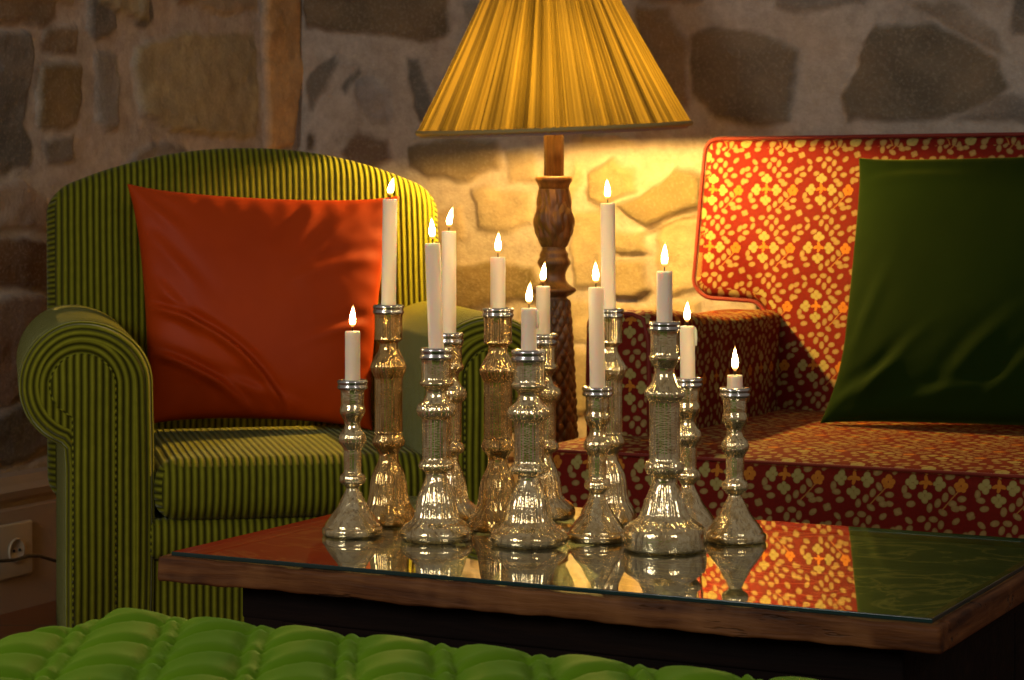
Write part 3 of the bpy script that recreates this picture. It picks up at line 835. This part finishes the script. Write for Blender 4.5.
# shade: irregular gathered pleats
zb, zt, rb_, rt_ = zy(128.5), zy(-71), 134.5*k, 32*k
nseg, nring = 1200, 12
rs = np.random.RandomState(4)
edges = [0.0]
while edges[-1] < 2*PI: edges.append(edges[-1]+rs.uniform(.012,.060))
edges[-1] = 2*PI
fold = np.zeros(nseg); rad = np.zeros(nseg)
vals = np.clip(rs.normal(.58, .32, len(edges)), .12, 1)
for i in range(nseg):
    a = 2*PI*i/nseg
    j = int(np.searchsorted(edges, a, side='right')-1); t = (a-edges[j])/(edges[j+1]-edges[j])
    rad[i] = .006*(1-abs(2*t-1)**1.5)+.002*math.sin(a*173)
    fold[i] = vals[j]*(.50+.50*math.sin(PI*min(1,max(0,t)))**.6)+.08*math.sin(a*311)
V, Fc, FA = [], [], []
for r_ in range(nring+1):
    t = r_/nring; R = rb_+(rt_-rb_)*t; z = zb+(zt-zb)*t
    for i in range(nseg):
        a = 2*PI*i/nseg
        q = R+rad[i]*(1-.35*t)-.004*math.sin(PI*t)
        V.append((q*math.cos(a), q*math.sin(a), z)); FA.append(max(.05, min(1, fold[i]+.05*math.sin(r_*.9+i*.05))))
for r_ in range(nring):
    for i in range(nseg):
        j = (i+1) % nseg
        Fc.append((r_*nseg+i, r_*nseg+j, (r_+1)*nseg+j, (r_+1)*nseg+i))
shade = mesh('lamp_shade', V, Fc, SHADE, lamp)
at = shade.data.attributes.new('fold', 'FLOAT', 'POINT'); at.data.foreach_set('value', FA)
nb = []
for i in range(360):
    a = 2*PI*i/360; nb.append(((rb_+.004)*math.cos(a), (rb_+.004)*math.sin(a), zb+.004*abs(math.sin(i*1.0))*.6))
tube('braid_trim', nb, .0055, BRAID, shade, closed=True, seg=6)
V, Fc = [], []
for (R, z) in ((rb_+.002,zb),(rb_-.002,zb-.009),(rb_-.008,zb-.009),(rb_-.008,zb)):
    for i in range(120):
        a = 2*PI*i/120; V.append((R*math.cos(a), R*math.sin(a), z))
for r_ in range(4):
    for i in range(120):
        j = (i+1) % 120; s2 = (r_+1) % 4
        Fc.append((r_*120+i, r_*120+j, s2*120+j, s2*120+i))
fix_normals(mesh('lining_hem', V, Fc, LINER, shade))
for kk in range(3):
    a = kk*2*PI/3+.3
    tube('spoke', [(.006*math.cos(a), .006*math.sin(a), zt-.02), (rt_*math.cos(a), rt_*math.sin(a), zt-.004)], .0015, BRASS, shade, seg=6)
tube('harp', [(.008,0,zy(122)),(.035,0,zy(98)),(.045,0,zy(30)),(.03,0,zt-.05),(0,0,zt-.02),(-.03,0,zt-.05),(-.045,0,zy(30)),(-.035,0,zy(98)),(-.008,0,zy(122))], .0017, BRASS, lamp, seg=6)
# the shade sits a little crooked on its harp
piv = Vector((0,0,zb)); Rt = Matrix.Translation(piv) @ Matrix.Rotation(math.radians(-2.2), 4, 'Y') @ Matrix.Rotation(math.radians(2.8), 4, 'X') @ Matrix.Translation(-piv)
shade.matrix_local = Rt

# ------------------------------------------------------------------ coffee table
TA = math.radians(27.25)
tb = empty('coffee_table', (-.445,2.757,0), -TA)
tag(tb, 'low dark wooden coffee table with glass top carrying the candlesticks', 'table')
TW, TD, TH = 1.004, .62, .419
def rough(seed):
    def f(x, y, z):
        n = math.sin(x*37+seed)*math.sin(x*83+y*20)*.0012+math.sin(x*17+z*90+seed)*.0010
        return (x+n*.4, y+n, z+n*.7)
    return f
rb_obj('edge_board', (TW,.034,.030), (TW/2,.017,TH-.015), .004, WOODT, tb, .012, deform=rough(1))
rb_obj('edge_board', (TW,.034,.030), (TW/2,TD-.017,TH-.015), .004, WOODT, tb, .012, deform=rough(2))
rb_obj('edge_board', (.034,TD-.07,.030), (.017,TD/2,TH-.0152), .004, WOODTS, tb, .012, deform=rough(3))
rb_obj('edge_board', (.034,TD-.07,.030), (TW-.017,TD/2,TH-.0152), .004, WOODTS, tb, .012, deform=rough(4))
rb_obj('inlay_panel', (TW-.064,TD-.064,.020), (TW/2,TD/2,TH-.0125), .002, GILT, tb, .1)
rb_obj('glass_top', (TW-.026,TD-.022,.0055), (TW/2+.001,TD/2,TH+.0035), .0012, GLASS, tb, .2)
gt_ = bpy.data.objects['glass_top'].data; gt_.materials.append(m_simple('dark_glass_edge', (.010,.028,.026), .2))
for p in gt_.polygons:
    p.use_smooth = False
    if abs(p.normal.z) < .9: p.material_index = 1
rb_obj('base_cabinet', (.845,.53,.330), (.105+.4225,.040+.265,.055+.165), .003, WOODD, tb, .1)
rb_obj('apron', (.851,.536,.045), (.102+.4255,.037+.268,TH-.030-.0215), .004, WOODD, tb, .1)
for lx in (.134,.921):
    for ly in (.069,.541):
        rb_obj('leg', (.062,.062,.360), (lx,ly,.180), .005, WOODD, tb, .1)
TZ = TH+.0035+.00275

# ------------------------------------------------------------------ candlesticks and candles
S_, M_, T_ = .0002036, .0002196, .0003067
small = [(610,188,0),(603,197,0),(588,197,0),(583,190,0),(580,180,0),(576,180,0),(568,172,0),(544,140,0),(520,103,0),(495,79,0),(480,63,0),(466,49,0),(455,42,0),(445,58,0),(437,80,.03),(425,84,.05),(413,78,.03),(405,60,0),(395,56,.03),(345,58,.03),(330,58,0),(318,68,.02),(305,84,.06),(292,87,.07),(278,80,.05),(262,58,0),(248,50,0),(235,54,0),(222,68,0),(210,80,0),(200,83,0),(190,79,0),(182,74,0),(170,75,0),(140,76,0),(131,80,0)]
med = [(632,205,0),(622,215,0),(607,216,0),(596,207,.01),(585,186,.03),(573,150,.05),(562,132,.07),(550,125,.08),(535,120,.08),(515,114,.08),(500,107,.07),(485,98,.05),(470,86,.03),(455,73,.02),(440,64,0),(427,66,0),(418,96,.04),(408,105,.08),(396,98,.05),(388,84,0),(380,83,.05),(275,85,.05),(263,90,.02),(255,108,.08),(240,116,.10),(225,110,.08),(215,88,.03),(200,68,0),(185,62,0),(172,72,0),(165,94,0),(157,102,0),(150,96,0),(143,88,.03),(95,88,.03),(86,92,0)]
tall = [(645,162,0),(639,172,0),(617,173,0),(607,171,0),(599,165,0),(590,142,.03),(578,108,.07),(562,93,.08),(542,79,.07),(522,64,.04),(505,54,0),(492,56,0),(484,74,.05),(472,81,.08),(460,76,.05),(452,63,.05),(335,63,.06),(330,70,.06),(322,80,.10),(312,80,.10),(303,66,.04),(290,52,0),(275,42,0),(262,43,0),(252,54,0),(245,63,0),(238,64,0),(232,58,.03),(192,58,.03),(184,61,0)]
rnd = [(533,56,0),(531,59,0),(526,58,0),(521,55,.02),(516,49,.05),(511,43,.07),(503,39,.08),(490,36,.08),(481,32,.07),(474,26,.04),(468,21,.02),(461,20,0),(456,24,0),(452,31,.04),(448,33,.07),(444,31,.04),(440,28,.02),(437,28,.05),(386,28,.05),(381,30,.04),(376,34,.08),(371,36,.08),(366,33,.06),(360,27,.02),(353,20,0),(347,19,0),(345,24,0),(343,29,0),(341,28,.03),(322,28,.03),(317,29,0)]
TYPES = {'small': (small, S_, .21/510, 610, 100, .0202), 'medium': (med, M_, .255/582, 632, 50, .0218), 'tall': (tall, T_, .292/480, 645, 165, .0202), 'round': (rnd, .00067, .00132, 533, 307.5, .0215)}
protos = {}
def build_holder(kind):
    pts, kr, kz, y0, ytop, rr = TYPES[kind]
    root = empty('candlestick', (0,0,0))
    Hh = (y0-ytop)*kz
    P = [(w*kr, (y0-y)*kz, rb) for y, w, rb in pts]
    pr = smooth_prof(P, .0014)
    ztop = Hh-.0015
    rc = pr[-1][0]
    pr += [(rc*.98, ztop-.0005, 0), (.0135, ztop, 0), (.0112, ztop-.001, 0), (.0108, ztop-.022, 0)]
    lathe('glass_body', pr, MERC, root, 120, 24)
    zc0 = P[-1][1]-.001; hc = Hh-zc0
    cp = [(rc*.94,0),(rr*.93,.001),(rr*.985,.18*hc),(rr,.28*hc),(rr*.97,.42*hc),(rr*.93,.50*hc),(rr*.96,.60*hc),(rr,.74*hc),(rr*.995,.88*hc),(rr*.93,hc),(.016,hc+.0002),(.0125,hc-.0015),(.0118,hc-.006),(.0112,hc-.008)]
    V, Fc = [], []
    ring = lathe('metal_collar', [(a, b+zc0) for a, b in cp], SILVER, root, 64)
    # open the disc that lathe puts over the hole
    bm = bmesh.new(); bm.from_mesh(ring.data); bm.verts.ensure_lookup_table()
    bmesh.ops.delete(bm, geom=[bm.verts[len(bm.verts)-1], bm.verts[len(bm.verts)-2]], context='VERTS'); bm.to_mesh(ring.data); bm.free()
    return root, Hh
def copy_tree(o, parent=None):
    c = o.copy(); COL.objects.link(c); c.parent = parent
    for ch in list(o.children):
        copy_tree(ch, c)
    return c
# name, kind, x, base row, radius factor, rim row, candle top row, candle x shift at top, width px
SET = [
 ('A','small',352.5,539.5,1.0,380,331,0,'short slender silver glass candlestick, leftmost on the table','short white candle on the leftmost candlestick'),
 ('B','round',388.5,528,1.0,305,199,2,'tall glass candlestick with painted brown reflection in front of the orange cushion','tall white candle in front of the right edge of the orange cushion'),
 ('C','medium',436.5,545,1.0,348,243,-5,'medium silver glass candlestick at the front, with ridged bulb, third from left','tall white candle leaning slightly left on the medium front candlestick'),
 ('D','medium',449,526,.92,333,231,0,'candlestick mostly hidden behind the medium one at front left','tall white candle just right of and behind the left-leaning candle'),
 ('E','round',498,534,1.0,308,257,0,'tall pale gold glass candlestick standing before the right arm of the armchair','short white candle before the wall, left of the lamp post'),
 ('F','medium',529,550,1.05,350,308,0,'medium silver glass candlestick with wide foot at the middle front of the table','stubby white candle on the middle front candlestick'),
 ('G','medium',543,522,.95,334,286,0,'candlestick standing behind the middle front one, before the lamp shaft','short white candle in front of the carved lamp shaft'),
 ('H','small',597.5,545,1.0,387,287,-2,'slender silver glass candlestick just left of the widest one, with long candle','long white candle on a low candlestick before the sofa arm'),
 ('I','round',608.5,526,1.0,309,203,-1,'tall glass candlestick at the back, half hidden left of the widest one','long white candle against the lit wall, highest right of the lamp'),
 ('J','tall',664.5,556,1.0,322,271,0,'tallest and widest silver glass candlestick with ribbed shoulder and broad foot','white candle on the widest tall candlestick'),
 ('K','small',688,535,1.0,378,326,-1,'short slender glass candlestick behind the widest one on its right','white candle with dripping wax, second from right'),
 ('L','small',735,546,1.0,388,375,0,'short slender silver glass candlestick, rightmost on the table','burnt down yellowish candle stub on the rightmost candlestick'),
]
used = {}
cproto = None
def build_candle(Lc, seed, drip=False):
    root = empty('taper_candle', (0,0,0))
    r = random.Random(seed)
    pr = [(.0096,0),(.0100,.001)]
    nn = max(3, int(Lc/.006))
    for i in range(1, nn): pr.append((.0100+r.uniform(-.00012,.00012), Lc*i/nn))
    pr += [(.0101,Lc-.004),(.0099,Lc-.0012),(.0092,Lc),(.0080,Lc-.0002),(.0060,Lc-.0018),(.0020,Lc-.0025)]
    wob = lambda rr, a, z: rr*(1+.012*math.sin(3*a+seed)+.010*math.sin(5*a+seed*2))
    lathe('wax_body', pr, WAX, root, 40, mod=wob)
    w = tube('wick', [(0,0,Lc-.004),(0,0,Lc+.004),(.0012*math.sin(seed),0,Lc+.008),(.0026*math.sin(seed),0,Lc+.0105)], .0008, WICK, root, seg=6)
    if drip:
        tube('wax_drip', [(.0095,-.003,Lc-.002),(.0108,-.003,Lc-.006),(.0112,-.003,Lc-.016),(.0106,-.003,Lc-.026)], lambda t: .0022*(1-.3*abs(t-.6)), WAX, root, seg=8)
    return root
def flame(parent, Lc, lean, hgt):
    prof = [(0,.0006),(.04,.0020),(.12,.0034),(.24,.0039),(.36,.0040),(.50,.0034),(.65,.0024),(.80,.0013),(.92,.0006),(1.,.0001)]
    V, Fc = [], []; sg = 16
    for t, r in prof:
        off = lean*t*t
        for i in range(sg):
            a = 2*PI*i/sg; V.append((r*math.cos(a)+off, r*math.sin(a), Lc+.005+t*hgt))
    n_ = len(prof)
    for i in range(n_-1):
        for j in range(sg): Fc.append((i*sg+j, i*sg+(j+1)%sg, (i+1)*sg+(j+1)%sg, (i+1)*sg+j))
    Fc.append(tuple(range(sg))[::-1]); Fc.append(tuple(range((n_-1)*sg, n_*sg)))
    return mesh('flame', V, Fc, FLAMEM, parent)
leans = {'A':.001,'B':.005,'C':.0,'D':.006,'E':.001,'F':.002,'G':.003,'H':.0,'I':-.001,'J':.001,'K':.001,'L':.0}
for idx, (key, kind, xc, yb, rf, yr, yt, sh_, lab, clab) in enumerate(SET):
    pts, kr, kz, y0, ytop, rr = TYPES[kind]
    rbase = max(w for _, w, _ in pts)*kr*rf
    D = (CAMZ-TZ)*F/(yb-HOR)+rbase*.97
    X = (xc-512)/F*D
    zr = CAMZ-(yr-HOR)*D/F+.0005
    if kind not in protos:
        protos[kind] = build_holder(kind); h = protos[kind][0]
    else:
        h = copy_tree(protos[kind][0])
    Hh = protos[kind][1]
    h.location = (X, D, TZ); h.scale = (1, 1, (zr-TZ)/Hh); h.rotation_euler = (0,0,idx*.77)
    if rf != 1.0: h.scale = (rf if rf < 1 else 1.0+(rf-1), rf, (zr-TZ)/Hh)
    tag(h, lab, 'candlestick', 'mercury glass candlesticks on the coffee table')
    zt_ = CAMZ-(yt-HOR)*D/F
    z0 = zr-.010
    if key in 'BEI':
        for ch in h.children:
            if ch.name.startswith('glass_body'):
                ch.data = ch.data.copy(); ch.data.materials[0] = MERC if key == 'I' else MERC_REFL
    c = build_candle(zt_-z0, idx+1, drip=(key in 'KF'))
    c.location = (X, D, z0)
    dx = sh_*D/F
    c.rotation_euler = (0, math.atan2(dx, zt_-z0)*.8, 0)
    fo = flame(c, zt_-z0, leans[key], {'L':.033,'J':.032,'B':.026}.get(key, .030))
    tag(c, clab, 'candle', 'lit white candles')

# ------------------------------------------------------------------ tufted ottoman
ot = empty('tufted_ottoman', (0,0,0))
U0, U1, V0, V1 = -1.505, -.40, 1.12, 1.965
o0 = U*U0+V_*V0
ot.location = (o0.x, o0.y, 0); ot.rotation_euler = (0,0,-A)
tag(ot, 'apple green velvet ottoman with deep diamond tufting in the foreground', 'ottoman')
a_, b_, ub, vb = .1074, .0925, -1.378, 1.902
st = .0055
uu = np.arange(U0, U1+st, st); vv = np.arange(V0, V1+st, st)
UU, VV = np.meshgrid(uu, vv, indexing='ij')
Vc = np.minimum(VV, vb+.004)
wu = UU+.004*fbm(UU*11, VV*11, 5, 2)
p_ = (wu-ub)/a_+(vb-Vc)/(2*b_); q_ = (wu-ub)/a_-(vb-Vc)/(2*b_)
# leftmost column: folds run straight to the side
sp_, sq_ = np.abs(np.sin(PI*p_)), np.abs(np.sin(PI*q_))
far = np.clip((VV-vb)/.03, 0, 1)
dq = np.abs(q_-np.round(q_))*a_
dp_ = np.abs(p_-np.round(p_))*a_
pit = np.exp(-((sp_**2+sq_**2)/.04))
dome = np.clip(sp_/.6, 0, 1)**.45*(np.clip(dq-.009, 0, 1)/.035).clip(0, 1)**.45
dome = dome*(1-far)+far*np.clip(dq/.03, 0, 1)**.4
hgt = (.016-.007*far)*dome
hgt += .0085*np.exp(-(dq/.0085)**4)*(1-.7*pit)-.005*np.exp(-((dq-.0130)/.0030)**2)*(1-.5*far)
hgt -= .007*np.exp(-(dp_/.0045)**2)*(dq > .010)*(1-far)
hgt -= .006*pit*(1-far)
# soft folds running out of each pleat
hgt += .0022*np.sin(PI*3*(p_-np.floor(p_)))*np.exp(-dq/.03)*(1-far)+.0010*fbm(UU*30, VV*30, 9, 3)
du = np.minimum(UU-U0, U1-UU); dv = np.minimum(VV-V0, V1-VV)
R_ = .05
def drop(d): 
    d = np.clip(d, 0, R_); return R_-np.sqrt(np.clip(R_**2-(R_-d)**2, 0, None))
Zt = .414+hgt*np.clip(np.minimum(du, dv)/.05, .25, 1)-np.hypot(drop(du), drop(dv))
Zt = np.maximum(Zt, .30)
Vx = np.stack([UU-U0, VV-V0, Zt], -1).reshape(-1, 3)
I = np.arange(UU.size).reshape(UU.shape)
Q = np.stack([I[:-1,:-1], I[1:,:-1], I[1:,1:], I[:-1,1:]], -1).reshape(-1, 4)
mesh('tufted_top', Vx.tolist(), Q.tolist(), APPLE, ot)
rb_obj('upholstered_body', (U1-U0-.004, V1-V0-.004, .262), ((U1-U0)/2,(V1-V0)/2,.191), .02, APPLE, ot, .1)
for fx in (.09, U1-U0-.09):
    for fy in (.09, V1-V0-.09):
        lathe('foot', [(.018,0),(.026,.03),(.030,.065)], WOODD, ot, 24, loc=(fx,fy,0))
bts = lathe('tuft_button', [(.007,0),(.009,.002),(.008,.005),(.004,.007)], APPLE, ot, 16)
first = True; nb_ = 0
row = 0
while vb-row*b_ > V0+.06 and row < 6:
    u = ub+(row % 2)*a_/2
    while u < U1-.06:
        if first: bt = bts; first = False
        else: bt = bts.copy(); COL.objects.link(bt); bt.parent = ot
        bt.location = (u-U0, vb-row*b_-V0, .376)
        u += a_; nb_ += 1
    row += 1

# ------------------------------------------------------------------ light
def area(name, loc, target, sx, sy, power, color):
    L = bpy.data.lights.new(name, 'AREA'); L.shape = 'RECTANGLE'; L.size = sx; L.size_y = sy; L.energy = power; L.color = color
    o = bpy.data.objects.new(name, L); COL.objects.link(o); o.location = loc
    d = Vector(target)-Vector(loc); o.rotation_euler = d.to_track_quat('-Z', 'Y').to_euler()
    return o
area('window_light_left', (-2.3,.2,1.9), (-.2,3.2,.5), .7, 1.0, 38, (1,.95,.88))
area('fill_light_right', (1.6,-.6,2.1), (.2,3.2,.5), .5, .9, 16, (1,.92,.82))  # added soft fill for white highlights on the glass, not a known window
W = bpy.data.worlds.new('room_ambience'); bpy.context.scene.world = W; W.use_nodes = True
W.node_tree.nodes['Background'].inputs[0].default_value = (.68,.57,.48,1)
W.node_tree.nodes['Background'].inputs[1].default_value = .23

# ------------------------------------------------------------------ camera and view
cam = bpy.data.cameras.new('camera'); co = bpy.data.objects.new('camera', cam); COL.objects.link(co)
co.location = (0,0,CAMZ); co.rotation_euler = (PI/2,0,0)
cam.sensor_width = 36; cam.lens = F/1024*36; cam.shift_y = -(340-HOR)/1024
cam.clip_start = .05; cam.clip_end = 50
cam.dof.use_dof = True; cam.dof.focus_distance = 2.95; cam.dof.aperture_fstop = 16
sc = bpy.context.scene; sc.camera = co
sc.view_settings.view_transform = 'Standard'; sc.view_settings.look = 'None'
sc.view_settings.gamma = 1; sc.view_settings.use_curve_mapping = False
sc.view_settings.exposure = 0.0
sc.cycles.use_denoising = True
sc.cycles.max_bounces = 8; sc.cycles.transparent_max_bounces = 8
sc.cycles.sample_clamp_indirect = 6
